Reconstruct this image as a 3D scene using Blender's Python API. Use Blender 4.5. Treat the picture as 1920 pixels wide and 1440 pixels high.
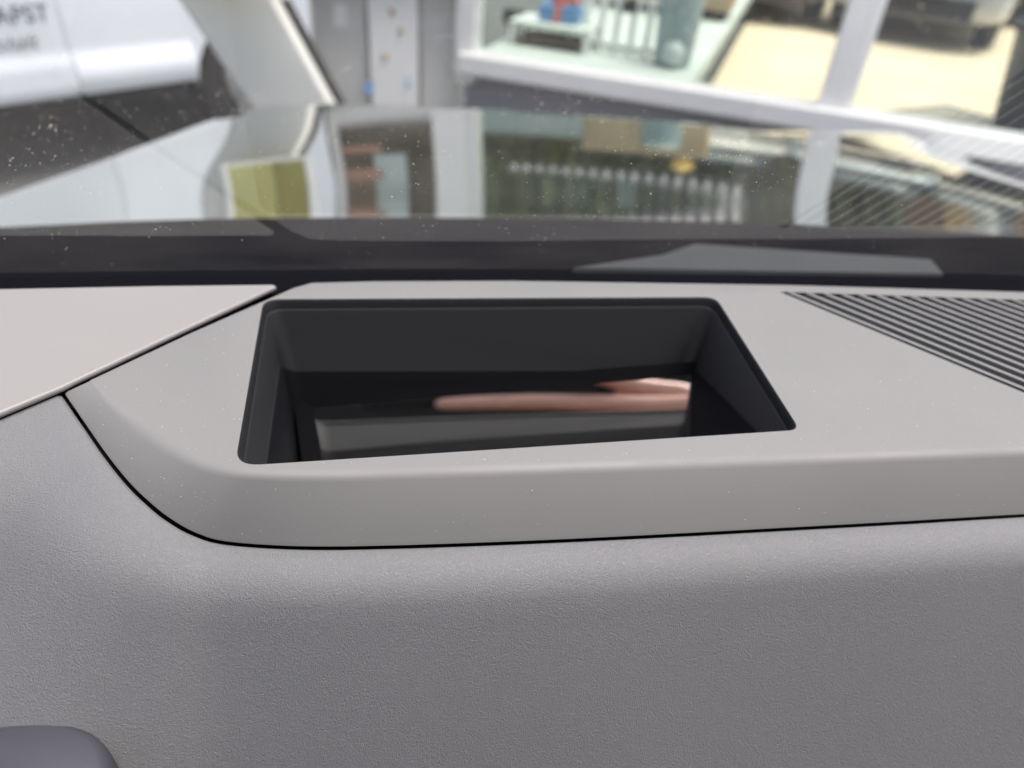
import bpy, bmesh, math, random
from mathutils import Vector, Matrix
R_ = math.radians
random.seed(7)
scene = bpy.context.scene
for o in list(bpy.data.objects): bpy.data.objects.remove(o)

# ------------------------------------------------------------------ camera
H = 0.17
CAM = Vector((0, 0, H))
ROT = Matrix.Rotation(R_(-8.6), 3, 'Z') @ Matrix.Rotation(R_(90 - 36), 3, 'X') @ Matrix.Rotation(R_(5), 3, 'Z')
FPX = 1333.0
cd = bpy.data.cameras.new('camera'); cam = bpy.data.objects.new('camera', cd)
scene.collection.objects.link(cam); scene.camera = cam
cam.matrix_world = Matrix.Translation(CAM) @ ROT.to_4x4()
cd.sensor_width = 36; cd.lens = 36 * FPX / 1920
cd.clip_start = 0.004; cd.clip_end = 400
cd.dof.use_dof = True; cd.dof.focus_distance = 0.245; cd.dof.aperture_fstop = cd.lens / 3.7
scene.render.resolution_x = 1024; scene.render.resolution_y = 768

# ------------------------------------------------------------------ light
SUN_EL, SUN_AZ = 75, 104          # degrees; azimuth clockwise from +Y: high, to the right of the car
w = bpy.data.worlds.new('World'); scene.world = w; w.use_nodes = True
nt = w.node_tree; nt.nodes.clear()
wo = nt.nodes.new('ShaderNodeOutputWorld'); bg = nt.nodes.new('ShaderNodeBackground')
sk = nt.nodes.new('ShaderNodeTexSky'); sk.sky_type = 'NISHITA'; sk.sun_disc = False
sk.sun_elevation = R_(SUN_EL); sk.sun_rotation = R_(SUN_AZ); sk.dust_density = 6.0; sk.air_density = 0.7; sk.ozone_density = 0.3
nt.links.new(sk.outputs[0], bg.inputs[0]); bg.inputs[1].default_value = 0.15
nt.links.new(bg.outputs[0], wo.inputs[0])
sl = bpy.data.lights.new('sun', 'SUN'); sun = bpy.data.objects.new('sun', sl); scene.collection.objects.link(sun)
sl.energy = 2.0; sl.angle = R_(40); sl.color = (1, 0.965, 0.915)
sd = Vector((math.sin(R_(SUN_AZ)) * math.cos(R_(SUN_EL)), math.cos(R_(SUN_AZ)) * math.cos(R_(SUN_EL)), math.sin(R_(SUN_EL))))
sun.rotation_euler = sd.to_track_quat('Z', 'Y').to_euler()
vs = scene.view_settings
vs.view_transform = 'Standard'; vs.look = 'None'; vs.gamma = 1; vs.use_curve_mapping = False; vs.exposure = 0.85

# ------------------------------------------------------------------ pixel helpers (a pixel gives a direction only)
def ray(u, v): return ROT @ Vector(((u - 960) / FPX, -(v - 720) / FPX, -1))
def at(u, v, z=0.0):
    d = ray(u, v); return CAM + d * ((z - H) / d.z)
def on(u, v, p, n):
    d = ray(u, v); return CAM + d * ((p - CAM).dot(n) / d.dot(n))

# ------------------------------------------------------------------ materials
def mat(name, col, rough=0.5, metal=0.0, noise=0.0, nscale=40, rnoise=0.0, bump=0.0, bscale=600, bdist=0.0002, spec=0.5, coat=0.0, detail=3.0):
    m = bpy.data.materials.new(name); m.use_nodes = True
    t = m.node_tree; b = t.nodes['Principled BSDF']
    b.inputs['Base Color'].default_value = (*col, 1); b.inputs['Roughness'].default_value = rough
    b.inputs['Metallic'].default_value = metal; b.inputs['Specular IOR Level'].default_value = spec
    b.inputs['Coat Weight'].default_value = coat; b.inputs['Coat Roughness'].default_value = 0.03
    if noise or bump or rnoise:
        tc = t.nodes.new('ShaderNodeTexCoord')
    if noise:
        n = t.nodes.new('ShaderNodeTexNoise'); n.inputs['Scale'].default_value = nscale; n.inputs['Detail'].default_value = 4
        t.links.new(tc.outputs['Object'], n.inputs['Vector'])
        r = t.nodes.new('ShaderNodeMapRange'); r.inputs['From Min'].default_value = 0.3; r.inputs['From Max'].default_value = 0.7
        r.inputs['To Min'].default_value = 1 - noise; r.inputs['To Max'].default_value = 1 + noise
        t.links.new(n.outputs['Fac'], r.inputs['Value'])
        mx = t.nodes.new('ShaderNodeMix'); mx.data_type = 'RGBA'; mx.blend_type = 'MULTIPLY'; mx.inputs['Factor'].default_value = 1
        mx.inputs['A'].default_value = (*col, 1); t.links.new(r.outputs['Result'], mx.inputs['B'])
        t.links.new(mx.outputs['Result'], b.inputs['Base Color'])
    if rnoise:
        n3 = t.nodes.new('ShaderNodeTexNoise'); n3.inputs['Scale'].default_value = 26; n3.inputs['Detail'].default_value = 5
        t.links.new(tc.outputs['Object'], n3.inputs['Vector'])
        r3 = t.nodes.new('ShaderNodeMapRange'); r3.inputs['From Min'].default_value = 0.3; r3.inputs['From Max'].default_value = 0.7
        r3.inputs['To Min'].default_value = rough - rnoise; r3.inputs['To Max'].default_value = rough + rnoise
        t.links.new(n3.outputs['Fac'], r3.inputs['Value']); t.links.new(r3.outputs['Result'], b.inputs['Roughness'])
    if bump:
        n2 = t.nodes.new('ShaderNodeTexNoise'); n2.inputs['Scale'].default_value = bscale; n2.inputs['Detail'].default_value = detail
        t.links.new(tc.outputs['Object'], n2.inputs['Vector'])
        bp = t.nodes.new('ShaderNodeBump'); bp.inputs['Strength'].default_value = bump; bp.inputs['Distance'].default_value = bdist
        t.links.new(n2.outputs['Fac'], bp.inputs['Height']); t.links.new(bp.outputs['Normal'], b.inputs['Normal'])
    return m

def grain_mat():
    m = mat('grained_plastic', (0.137, 0.140, 0.151), 0.6, noise=0.04, nscale=9)
    t = m.node_tree; b = t.nodes['Principled BSDF']
    tc = t.nodes.new('ShaderNodeTexCoord')
    n = t.nodes.new('ShaderNodeTexNoise'); n.inputs['Scale'].default_value = 1000; n.inputs['Detail'].default_value = 1.2
    n.inputs['Distortion'].default_value = 1.1
    t.links.new(tc.outputs['Object'], n.inputs['Vector'])
    a = t.nodes.new('ShaderNodeMath'); a.operation = 'SUBTRACT'; a.inputs[1].default_value = 0.5
    t.links.new(n.outputs['Fac'], a.inputs[0])
    ab = t.nodes.new('ShaderNodeMath'); ab.operation = 'ABSOLUTE'; t.links.new(a.outputs[0], ab.inputs[0])
    r = t.nodes.new('ShaderNodeMapRange'); r.interpolation_type = 'SMOOTHSTEP'
    r.inputs['From Min'].default_value = 0.0; r.inputs['From Max'].default_value = 0.16
    t.links.new(ab.outputs[0], r.inputs['Value'])
    bp = t.nodes.new('ShaderNodeBump'); bp.inputs['Strength'].default_value = 0.40; bp.inputs['Distance'].default_value = 0.0005
    t.links.new(r.outputs['Result'], bp.inputs['Height']); t.links.new(bp.outputs['Normal'], b.inputs['Normal'])
    return m

def glass_mat(name, tint, ior, boost=1.0, rough=0.0, film=0.0):
    m = bpy.data.materials.new(name); m.use_nodes = True
    t = m.node_tree; t.nodes.clear()
    o = t.nodes.new('ShaderNodeOutputMaterial'); mx = t.nodes.new('ShaderNodeMixShader')
    tr = t.nodes.new('ShaderNodeBsdfTransparent'); tr.inputs[0].default_value = (*tint, 1)
    gl = t.nodes.new('ShaderNodeBsdfGlossy'); gl.inputs['Roughness'].default_value = rough
    fr = t.nodes.new('ShaderNodeFresnel'); fr.inputs['IOR'].default_value = ior
    mu = t.nodes.new('ShaderNodeMath'); mu.operation = 'MULTIPLY'; mu.inputs[1].default_value = boost; mu.use_clamp = True
    t.links.new(fr.outputs[0], mu.inputs[0]); t.links.new(mu.outputs[0], mx.inputs[0])
    t.links.new(tr.outputs[0], mx.inputs[1]); t.links.new(gl.outputs[0], mx.inputs[2]); t.links.new(mx.outputs[0], o.inputs[0])
    if film:                       # thin, uneven film of dirt
        tl = t.nodes.new('ShaderNodeBsdfTranslucent'); tl.inputs[0].default_value = (0.8, 0.78, 0.74, 1)
        tc = t.nodes.new('ShaderNodeTexCoord'); n = t.nodes.new('ShaderNodeTexNoise'); n.inputs['Scale'].default_value = 14; n.inputs['Detail'].default_value = 6
        t.links.new(tc.outputs['Object'], n.inputs['Vector'])
        r = t.nodes.new('ShaderNodeMapRange'); r.inputs['From Min'].default_value = 0.3; r.inputs['From Max'].default_value = 0.75
        r.inputs['To Min'].default_value = film * 0.35; r.inputs['To Max'].default_value = film * 1.6; t.links.new(n.outputs['Fac'], r.inputs['Value'])
        m2 = t.nodes.new('ShaderNodeMixShader'); t.links.new(r.outputs['Result'], m2.inputs[0])
        t.links.new(mx.outputs[0], m2.inputs[1]); t.links.new(tl.outputs[0], m2.inputs[2]); t.links.new(m2.outputs[0], o.inputs[0])
    return m

M = dict(
    dash=mat('soft_touch_grey', (0.166, 0.166, 0.167), 0.6, noise=0.03, nscale=12, rnoise=0.10, bump=0.16, bscale=3500, bdist=0.0001),
    cover=mat('pale_grey_cover', (0.222, 0.216, 0.214), 0.45, noise=0.02, nscale=12, bump=0.08, bscale=3000, bdist=0.0001),
    grain=grain_mat(),
    well=mat('dark_well_plastic', (0.016, 0.0165, 0.019), 0.7, spec=0.15, bump=0.1, bscale=2500, bdist=0.0001),
    black=mat('black_plastic', (0.008, 0.008, 0.010), 0.45),
    gloss=mat('gloss_black_frit', (0.006, 0.006, 0.007), 0.09, spec=0.9),
    cowl=mat('matt_black_cowl', (0.004, 0.004, 0.006), 0.9, spec=0.02),
    gloss2=mat('black_liner', (0.004, 0.004, 0.006), 0.8, spec=0.1),
    mirror=mat('mirror_glass', (0.84, 0.84, 0.84), 0.015, metal=1.0),
    column=mat('dark_shroud', (0.045, 0.046, 0.058), 0.5, bump=0.1, bscale=2500, bdist=0.0001),
    glass=glass_mat('windshield_glass', (0.985, 0.995, 0.99), 1.5, 0.44, film=0.015),
    clear=glass_mat('clear_face', (1, 1, 1), 1.5, 0.0),
    shopglass=glass_mat('shop_glass', (0.90, 0.95, 0.925), 1.5, 0.8),
    hood=mat('mirror_paint', (0.70, 0.73, 0.70), 0.06, metal=1.0),
    white=mat('white_powder_coat', (0.86, 0.86, 0.84), 0.35, noise=0.03, nscale=3),
    pillar=mat('grey_cladding', (0.62, 0.62, 0.59), 0.45, noise=0.05, nscale=4),
    vanw=mat('van_white_paint', (0.82, 0.87, 0.93), 0.2, coat=0.6, noise=0.02, nscale=2),
    beam=mat('off_white_paint', (0.66, 0.67, 0.63), 0.45, noise=0.03, nscale=4),
    ink=mat('grey_lettering', (0.12, 0.13, 0.13), 0.5), ink2=mat('pale_lettering', (0.22, 0.235, 0.24), 0.5),
    rubber=mat('tyre_rubber', (0.02, 0.02, 0.022), 0.75), rim=mat('alloy', (0.55, 0.56, 0.58), 0.3, metal=0.9),
    dust=mat('dust', (0.75, 0.72, 0.64), 0.6), grey_wedge=mat('grey_plate', (0.034, 0.037, 0.041), 0.6, noise=0.06, nscale=60),
    skin=mat('skin', (0.84, 0.48, 0.37), 0.45, noise=0.10, nscale=120, bump=0.15, bscale=1500, bdist=0.0002),
    phone=mat('phone_black', (0.01, 0.01, 0.011), 0.35),
)

def translucent_dust():
    t = M['dust'].node_tree; b_ = t.nodes['Principled BSDF']; o = t.nodes['Material Output']
    tl = t.nodes.new('ShaderNodeBsdfTranslucent'); tl.inputs[0].default_value = (0.9, 0.87, 0.78, 1)
    mx = t.nodes.new('ShaderNodeMixShader'); mx.inputs[0].default_value = 0.5
    t.links.new(b_.outputs[0], mx.inputs[1]); t.links.new(tl.outputs[0], mx.inputs[2]); t.links.new(mx.outputs[0], o.inputs[0])
translucent_dust()

# ------------------------------------------------------------------ mesh helpers
def link(name, me, m, parent=None):
    o = bpy.data.objects.new(name, me); scene.collection.objects.link(o)
    if m: me.materials.append(m)
    if parent: o.parent = parent
    return o
def obj(name, bm, m, parent=None, smooth=False, bevel=0, seg=3):
    bmesh.ops.recalc_face_normals(bm, faces=bm.faces[:])
    me = bpy.data.meshes.new(name); bm.to_mesh(me); bm.free()
    if smooth:
        for p in me.polygons: p.use_smooth = True
    o = link(name, me, m, parent)
    if bevel:
        b = o.modifiers.new('bevel', 'BEVEL'); b.width = bevel; b.segments = seg; b.limit_method = 'ANGLE'; b.angle_limit = R_(30)
        for p in me.polygons: p.use_smooth = True
        wn = o.modifiers.new('wn', 'WEIGHTED_NORMAL'); wn.keep_sharp = False; wn.weight = 100
    return o
def thing(name, label, cat, loc=(0, 0, 0), group=None):
    o = bpy.data.objects.new(name, None); scene.collection.objects.link(o); o.location = loc; o.empty_display_size = 0.1
    o['label'] = label; o['category'] = cat
    if group: o['group'] = group
    return o
def tag(o, label, cat, group=None):
    o['label'] = label; o['category'] = cat
    if group: o['group'] = group
    return o
def rel(o, root):          # parts are modelled in world space: keep them there under a moved root
    o.matrix_parent_inverse = Matrix.Translation(root.location).inverted()
    return o
def box(bm, a, b, mtx=None):
    r = bmesh.ops.create_cube(bm, size=1)
    s = Matrix.Diagonal((b[0] - a[0], b[1] - a[1], b[2] - a[2], 1)); c = Matrix.Translation([(a[i] + b[i]) / 2 for i in range(3)])
    bmesh.ops.transform(bm, matrix=(mtx if mtx else Matrix()) @ c @ s, verts=r['verts'])
def prism(bm, pts, z0, z1):
    lo = [bm.verts.new((p[0], p[1], z0)) for p in pts]; hi = [bm.verts.new((p[0], p[1], z1)) for p in pts]
    n = len(pts); bm.faces.new(hi); bm.faces.new(lo[::-1])
    for i in range(n): bm.faces.new((lo[i], lo[(i + 1) % n], hi[(i + 1) % n], hi[i]))
def slab(bm, pts, off):     # 3D polygon thickened by off
    lo = [bm.verts.new(p) for p in pts]; hi = [bm.verts.new(p + off) for p in pts]
    n = len(pts); bm.faces.new(hi); bm.faces.new(lo[::-1])
    for i in range(n): bm.faces.new((lo[i], lo[(i + 1) % n], hi[(i + 1) % n], hi[i]))
def grid(bm, rows, close=False):
    vs_ = [[bm.verts.new(p) for p in r] for r in rows]
    n = len(rows[0])
    for i in range(len(rows) - 1):
        for j in range(n if close else n - 1):
            k = (j + 1) % n
            bm.faces.new((vs_[i][j], vs_[i][k], vs_[i + 1][k], vs_[i + 1][j]))
    return vs_
def lerp(a, b, t): return a + (b - a) * t
def catmull(pts, sub):
    out = []
    for i in range(len(pts) - 1):
        p0 = pts[max(i - 1, 0)]; p1 = pts[i]; p2 = pts[i + 1]; p3 = pts[min(i + 2, len(pts) - 1)]
        for k in range(sub):
            t = k / sub
            out.append(0.5 * ((2 * p1) + (p2 - p0) * t + (2 * p0 - 5 * p1 + 4 * p2 - p3) * t * t + (3 * p1 - p0 - 3 * p2 + p3) * t ** 3))
    out.append(pts[-1]); return out
def rounded(c, r, seg=6):
    out = []; n = len(c)
    for i in range(n):
        p = c[i]; a = (c[i - 1] - p).normalized(); b = (c[(i + 1) % n] - p).normalized()
        ri = r[i] if isinstance(r, (list, tuple)) else r
        for k in range(seg + 1):
            t = k / seg; q0 = p + a * ri; q1 = p + b * ri
            out.append(q0 * (1 - t) ** 2 + p * 2 * t * (1 - t) + q1 * t * t)
    return out

# ------------------------------------------------------------------ ground
GZ = -1.0
gm = mat('asphalt', (0.11, 0.115, 0.11), 0.85, noise=0.2, nscale=3, bump=0.4, bscale=80, bdist=0.01)
b = bmesh.new(); box(b, (-150, -150, GZ - 0.3), (150, 150, GZ)); g = obj('ground', b, gm); g['kind'] = 'structure'

# ------------------------------------------------------------------ facade frame of reference
SZ = -0.72                                     # underside of the window sill
P1 = at(870, 131, SZ); P2 = at(1535, 238, SZ)
FD = (P2 - P1); FD.z = 0; FD.normalize()       # along the facade, to the right
FN = Vector((FD.y, -FD.x, 0))                  # out of the facade, towards the car
FM = Matrix.Translation((P1.x, P1.y, 0)) @ Matrix((( FD.x, -FN.x, 0, 0), (FD.y, -FN.y, 0, 0), (0, 0, 1, 0), (0, 0, 0, 1)))   # local x along, y into building
def fx(u, v):                                  # distance along the facade of a pixel
    p = on(u, v, P1, FN); return (p - P1).dot(FD)

yard = mat('pale_paving', (0.60, 0.50, 0.36), 0.85, noise=0.10, nscale=1.2, bump=0.3, bscale=60, bdist=0.01)
b = bmesh.new(); box(b, (fx(1290, 140), 0.25, GZ + 0.004), (40, 45, GZ + 0.008), FM); box(b, (fx(1290, 140) + 0.0, 5.6, GZ + 0.0035), (-30, 45, GZ + 0.0075), FM)
y = obj('paved_yard', b, yard); y['kind'] = 'structure'

# ================================================================== THE CAR WE SIT IN
car = thing('car', 'grey dashboard with sunken display well, windshield and glossy bonnet of the car', 'car', (0.35, 0.6, GZ))
def part(name, bm, m, parent=car, **k):
    o = obj(name, bm, m, parent, **k)
    if parent is car: rel(o, car)
    return o

# --- display surround: top face with two openings, rounded front crease, slanted front band
def lerp(a, b, t): return a + (b - a) * t
HB = 0.022
tp = [(170, 714), (205, 757), (250, 792), (295, 825), (340, 852), (385, 871), (440, 883), (500, 888), (600, 889), (720, 886), (960, 878), (1200, 870), (1480, 860), (1700, 852), (1920, 844), (2350, 828)]
bp_ = [(120, 737), (160, 795), (200, 852), (243, 905), (285, 945), (320, 972), (365, 997), (425, 1014), (560, 1023), (720, 1022), (960, 1014), (1200, 1003), (1480, 988), (1700, 976), (1920, 963), (2350, 940)]
TOP = catmull([at(u, v) for u, v in tp], 5); BOT = catmull([at(u, v, -lerp(0.003, HB, min(1, i / 7))) for i, (u, v) in enumerate(bp_)], 5)
NP = len(TOP)
def tang(L, i): return (L[min(i + 1, len(L) - 1)] - L[max(i - 1, 0)]).normalized()
seam_a, seam_b = at(120, 737), at(548, 537)
open_c = [at(494, 561), at(1342, 557), at(1500, 806), at(440, 874)]
open_r = [0.008, 0.007, 0.005, 0.0085]
OPEN = rounded(open_c, open_r, 8)
gr_c = [at(1462, 547), at(2300, 575), at(2300, 893)]
RC = 0.0030
inner = [p + Vector((0, 0, 1)).cross(tang(TOP, i)) * RC * min(1, i / 12) for i, p in enumerate(TOP)]
outer = inner[:] + [at(2350, 560)] + [at(u, v) for u, v in ((1920, 548), (1480, 535), (960, 527), (700, 528), (585, 531))] + [at(553, 540)] + [seam_a.lerp(seam_b, 0.5)]
b = bmesh.new()
def loop_edges(pts):
    v = [b.verts.new(p) for p in pts]; e = [b.edges.new((v[i], v[(i + 1) % len(v)])) for i in range(len(v))]
    return v, e
vo, eo = loop_edges(outer); vi, ei = loop_edges(OPEN); vg, eg = loop_edges(gr_c)
bmesh.ops.triangle_fill(b, edges=eo + ei + eg, use_beauty=True)
# drop faces that filled the openings
def inside(p, poly):
    c = False; n = len(poly)
    for i in range(n):
        x1, y1 = poly[i].x, poly[i].y; x2, y2 = poly[i - 1].x, poly[i - 1].y
        if (y1 > p.y) != (y2 > p.y) and p.x < (x2 - x1) * (p.y - y1) / (y2 - y1) + x1: c = not c
    return c
bmesh.ops.delete(b, geom=[f for f in b.faces if inside(f.calc_center_median(), OPEN) or inside(f.calc_center_median(), gr_c)], context='FACES')
rows = [[] for _ in range(9)]
for i in range(NP):
    A = inner[i]; C = TOP[i]; D = BOT[i]; d = (D - C).normalized(); E_ = C + d * RC * min(1, (i + 1) / 12)
    for k in range(6):
        t = k / 5; rows[k].append(A * (1 - t) ** 2 + C * 2 * t * (1 - t) + E_ * t * t)
    rows[6].append(D - d * 0.0012); rows[7].append(D + Vector((0, 0, -0.0004)) - Vector((d.x, d.y, 0)) * 0.0002); rows[8].append(D + Vector((0, 0, -0.004)) - Vector((d.x, d.y, 0)) * 0.008)
grid(b, rows)
# back and left skirts
sk_pts = outer[NP - 1:] + [outer[0]]
c0 = sum((p for p in outer), Vector()) / len(outer)
def outn(L, i):
    t = tang(L, i); n = Vector((t.y, -t.x, 0)); return n.normalized()
rows = []
for dz, off in ((0, 0), (-0.0004, 0.0010), (-0.0014, 0.0017), (-0.03, 0.0019)):
    rows.append([p + outn(sk_pts, i) * off + Vector((0, 0, dz)) for i, p in enumerate(sk_pts)])
grid(b, rows)
bmesh.ops.remove_doubles(b, verts=b.verts[:], dist=0.00002)
sur = part('display_surround', b, M['dash'], smooth=True)
es = sur.modifiers.new('es', 'EDGE_SPLIT'); es.split_angle = R_(50)

# --- well: lip chamfer and walls
cx = sum((p for p in OPEN), Vector()) / len(OPEN)
def wl(inset, z, back=0.0):
    out = []
    for p in OPEN:
        q = p + Vector((math.copysign(1, cx.x - p.x) * min(inset, abs(cx.x - p.x)), math.copysign(1, cx.y - p.y) * min(inset, abs(cx.y - p.y)), 0))
        if p.y > cx.y: q.y += back
        q.z = z; out.append(q)
    return out
b = bmesh.new(); grid(b, [wl(0, 0), wl(0.0003, -0.0003), wl(0.0007, -0.0012), wl(0.0012, -0.0045)], close=True)
part('opening_lip', b, M['well'], sur, smooth=True)
ys_ = [p.y for p in OPEN]; y0_, y1_ = min(ys_), max(ys_)
def rim_z(p):                       # the black liner starts deeper at the back wall than at the sides
    f = (p.y - y0_) / (y1_ - y0_); side = -0.026 if p.x < cx.x else -0.0155
    ramp = max(0, min(1, (f - 0.80) / 0.20)); ramp = ramp * ramp * (3 - 2 * ramp)
    return lerp(side, -0.046, ramp)
def wlz(inset, dz):
    out = wl(inset, 0)
    for q, p in zip(out, OPEN): q.z = rim_z(p) + dz; q.y += 0.005 * (p.y > cx.y)
    return out
b = bmesh.new(); grid(b, [wl(0.0012, -0.0045), wl(0.0022, -0.0052), wlz(0.0034, 0.0005), wlz(0.0042, 0.0)], close=True)
part('well_wall', b, M['well'], sur, smooth=True)
b = bmesh.new(); grid(b, [wlz(0.0040, 0.0), wlz(0.0052, -0.0008), wl(0.0085, -0.15, 0.012)], close=True)
part('well_liner', b, M['gloss2'], sur, smooth=True)
# --- tilted black plate and mirror at the bottom
me_el = 36.0
MN = Vector((-0.06, -math.cos(R_(me_el)), math.sin(R_(me_el)))).normalized()
MQ = on(940, 680, Vector((0, 0.312, 0)), Vector((0, 1, 0))); 
b = bmesh.new()
pl = [on(u, v, MQ, MN) for u, v in ((575, 700), (1345, 672), (1480, 1010), (480, 1040))]
slab(b, rounded(pl, 0.010, 6), -MN * 0.003); part('mirror_bezel', b, M['cowl'], sur)
b = bmesh.new()
mq = [on(u, v, MQ + MN * 0.0012, MN) for u, v in ((592, 764), (1290, 704), (1304, 950), (632, 990))]
MK, xm = 1.15, 0.045                      # slightly concave, as such mirrors are
rows = []
for j in range(9):
    r = []
    for i in range(33):
        p = mq[0].lerp(mq[1], i / 32).lerp(mq[3].lerp(mq[2], i / 32), j / 8); r.append(p + MN * (MK / 2 * (p.x - xm) ** 2))
    rows.append(r)
grid(b, rows); mo = part('mirror', b, M['mirror'], sur, smooth=True); 
fq = [on(u, v, MQ + MN * 0.0012, MN) for u, v in ((556, 735), (1330, 676), (1352, 950), (590, 990))]
for A_, B_, C_, D_ in ((fq[0], fq[1], mq[1], mq[0]), (fq[0], mq[0], mq[3], fq[3]), (mq[1], fq[1], fq[2], mq[2])):
    b = bmesh.new(); slab(b, [q + MN * (MK / 2 * (q.x - xm) ** 2 + 0.0002) for q in (A_, B_, C_, D_)], MN * 0.0007); part('mirror_frame', b, M['gloss2'], sur)
b = bmesh.new(); box(b, (open_c[0].x - 0.02, open_c[3].y - 0.01, -0.16), (open_c[1].x + 0.02, open_c[1].y + 0.03, -0.152)); part('well_floor', b, M['black'], sur)

# --- vent grille
grl = thing('vent_grille', '', '', (0, 0, 0)); del grl['label']; del grl['category']
b = bmesh.new(); g0 = gr_c
prism(b, [(p.x, p.y) for p in (g0[0] + Vector((-0.002, 0.002, 0)), g0[1] + Vector((0.01, 0.002, 0)), g0[2] + Vector((0.01, -0.01, 0)))], -0.024, -0.0178)
bpy.data.objects.remove(grl)
grl = part('vent_grille', b, M['black'])
sdir = (gr_c[2] - gr_c[0]).normalized(); sper = Vector((-sdir.y, sdir.x, 0))
if sper.x < 0: sper = -sper
bdir = (gr_c[1] - gr_c[0]); pitch = (at(1498, 548) - at(1465, 547)).length * abs((at(1498, 548) - at(1465, 547)).normalized().dot(sper))
k = 0
right_x = gr_c[1].x
while True:
    s0 = pitch * (k + 0.62)
    # start on the back edge line, end on the right edge x
    bt = s0 / bdir.dot(sper)
    if bt > 0.97: break
    A = gr_c[0] + bdir * bt; L = (right_x - A.x) / sdir.x
    b = bmesh.new()
    w0, w1 = pitch * 0.15, pitch * 0.16
    prof = [(-w0, -0.0003), (w0, -0.0003), (w1, -0.0175), (-w1, -0.0175)]
    va = [b.verts.new(A + sper * q[0] + Vector((0, 0, q[1])) + sdir * (-0.001)) for q in prof]; vb = [b.verts.new(A + sdir * L + sper * q[0] + Vector((0, 0, q[1]))) for q in prof]
    b.faces.new(va); b.faces.new(vb[::-1])
    for i in range(4): b.faces.new((va[i], va[(i + 1) % 4], vb[(i + 1) % 4], vb[i]))
    part('slat', b, M['dash'], grl)
    k += 1

# --- lower grained panel: lip, then a rounded skirt falling towards the seats
n0 = (at(0, 787, -0.003) - at(120, 737, -0.003)); n0.z = 0; n0.normalize()
a0 = math.atan2(n0.y, n0.x)
if a0 > 0: a0 -= 2 * math.pi
rows = []
prof = [(0.0008, -0.018), (0.0008, -0.0018), (0.0013, -0.0006), (0.0026, 0.0001)]
NS = 26
for r in range(len(prof) + NS): rows.append([])
for i in range(NP):
    D = BOT[i]; t = min(1, i / 42); tt = t * t * (3 - 2 * t)
    tn = tang(BOT, i); fn = Vector((tn.y, -tn.x, 0)).normalized()
    af = math.atan2(fn.y, fn.x)
    ang = lerp(a0, af, min(1, i / 8)); n = Vector((math.cos(ang), math.sin(ang), 0))
    for r, (s, dz) in enumerate(prof): rows[r].append(D + n * s + Vector((0, 0, dz)))
    slope_end = lerp(R_(3), lerp(R_(34), R_(63), tt), min(1, i / 10))
    p = D + n * prof[-1][0] + Vector((0, 0, prof[-1][1])); ds = 0.0065
    for q in range(NS):
        u = min(1, q * ds / lerp(0.042, 0.017, tt)); u = u * u * (3 - 2 * u)
        a = lerp(R_(9) * min(1, i / 10), slope_end, u) + (R_(12) * max(0, q - 16) / 10 if i > 10 and t < 1 else 0)
        p = p + n * ds * math.cos(a) + Vector((0, 0, -ds * math.sin(a))); rows[len(prof) + q].append(p.copy())
rows_panel = rows
b = bmesh.new(); grid(b, rows); part('lower_panel', b, M['grain'], smooth=True)
# dark channel under the seam so no light leaks
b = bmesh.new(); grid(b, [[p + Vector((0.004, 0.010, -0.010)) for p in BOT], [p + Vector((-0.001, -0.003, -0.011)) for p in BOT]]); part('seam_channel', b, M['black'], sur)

# --- instrument cover on the left
b = bmesh.new()
cv = [at(-500, 1012), at(0, 781), at(120, 731), at(300, 645), at(524, 539.5), at(516, 536.5), at(300, 539), at(0, 545), at(-500, 575)]
cc = sum(cv, Vector()) / len(cv); sn = (seam_b - seam_a).normalized(); sn = Vector((-sn.y, sn.x, 0))
cv = [p + sn * 0.0016 for p in cv]
prism(b, [(p.x, p.y) for p in cv], -0.0022, 0.0006)
part('instrument_cover', b, M['cover'], bevel=0.0012, seg=4)
b = bmesh.new(); prism(b, [(p.x + sn.x * 0.004, p.y - 0.001) for p in cv], -0.05, -0.0023); part('cover_gap_shade', b, M['cowl'])  # black body under the cover, stands for the shade in the gap
b = bmesh.new(); prism(b, [(q.x, q.y) for q in (seam_b + sn * -0.002, seam_b + sn * 0.006, seam_a - (seam_b - seam_a) * 1.5 + sn * 0.006, seam_a - (seam_b - seam_a) * 1.5 - sn * 0.001)], -0.03, -0.0060); part('seam_shade_strip', b, M['cowl'])  # black strip painting the shade down in the seam
# --- steering column shroud, bottom left
def panel_z(u, v):
    d = ray(u, v).normalized(); best = None
    for r in rows_panel:
        for p in r[:60]:
            q = (p - CAM); k_ = (q - d * q.dot(d)).length
            if best is None or k_ < best[0]: best = (k_, p.z)
    return best[1]
zc = max(panel_z(180, 1420), panel_z(20, 1380)) + 0.004
ec = at(-30, 1530, zc); ea = (at(190, 1530, zc) - ec).length; eb_ = (at(-30, 1366, zc) - ec).length; cpts = []
for k in range(64):
    t = k * math.pi / 32; cs_, sn_ = math.cos(t), math.sin(t)
    cpts.append(ec + Vector((math.copysign(abs(cs_) ** 0.85, cs_) * ea, math.copysign(abs(sn_) ** 0.85, sn_) * eb_, 0)))
b = bmesh.new(); cc = sum(cpts, Vector()) / len(cpts); rws = []
for f, dz in ((1.0, -0.08), (1.0, -0.008), (0.985, -0.003), (0.95, -0.0005), (0.88, 0.001), (0.6, 0.003), (0.02, 0.004)): rws.append([cc + (p - cc) * f + Vector((0, 0, dz)) for p in cpts])
grid(b, rws, close=True); part('column_shroud', b, M['column'], smooth=True)

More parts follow.
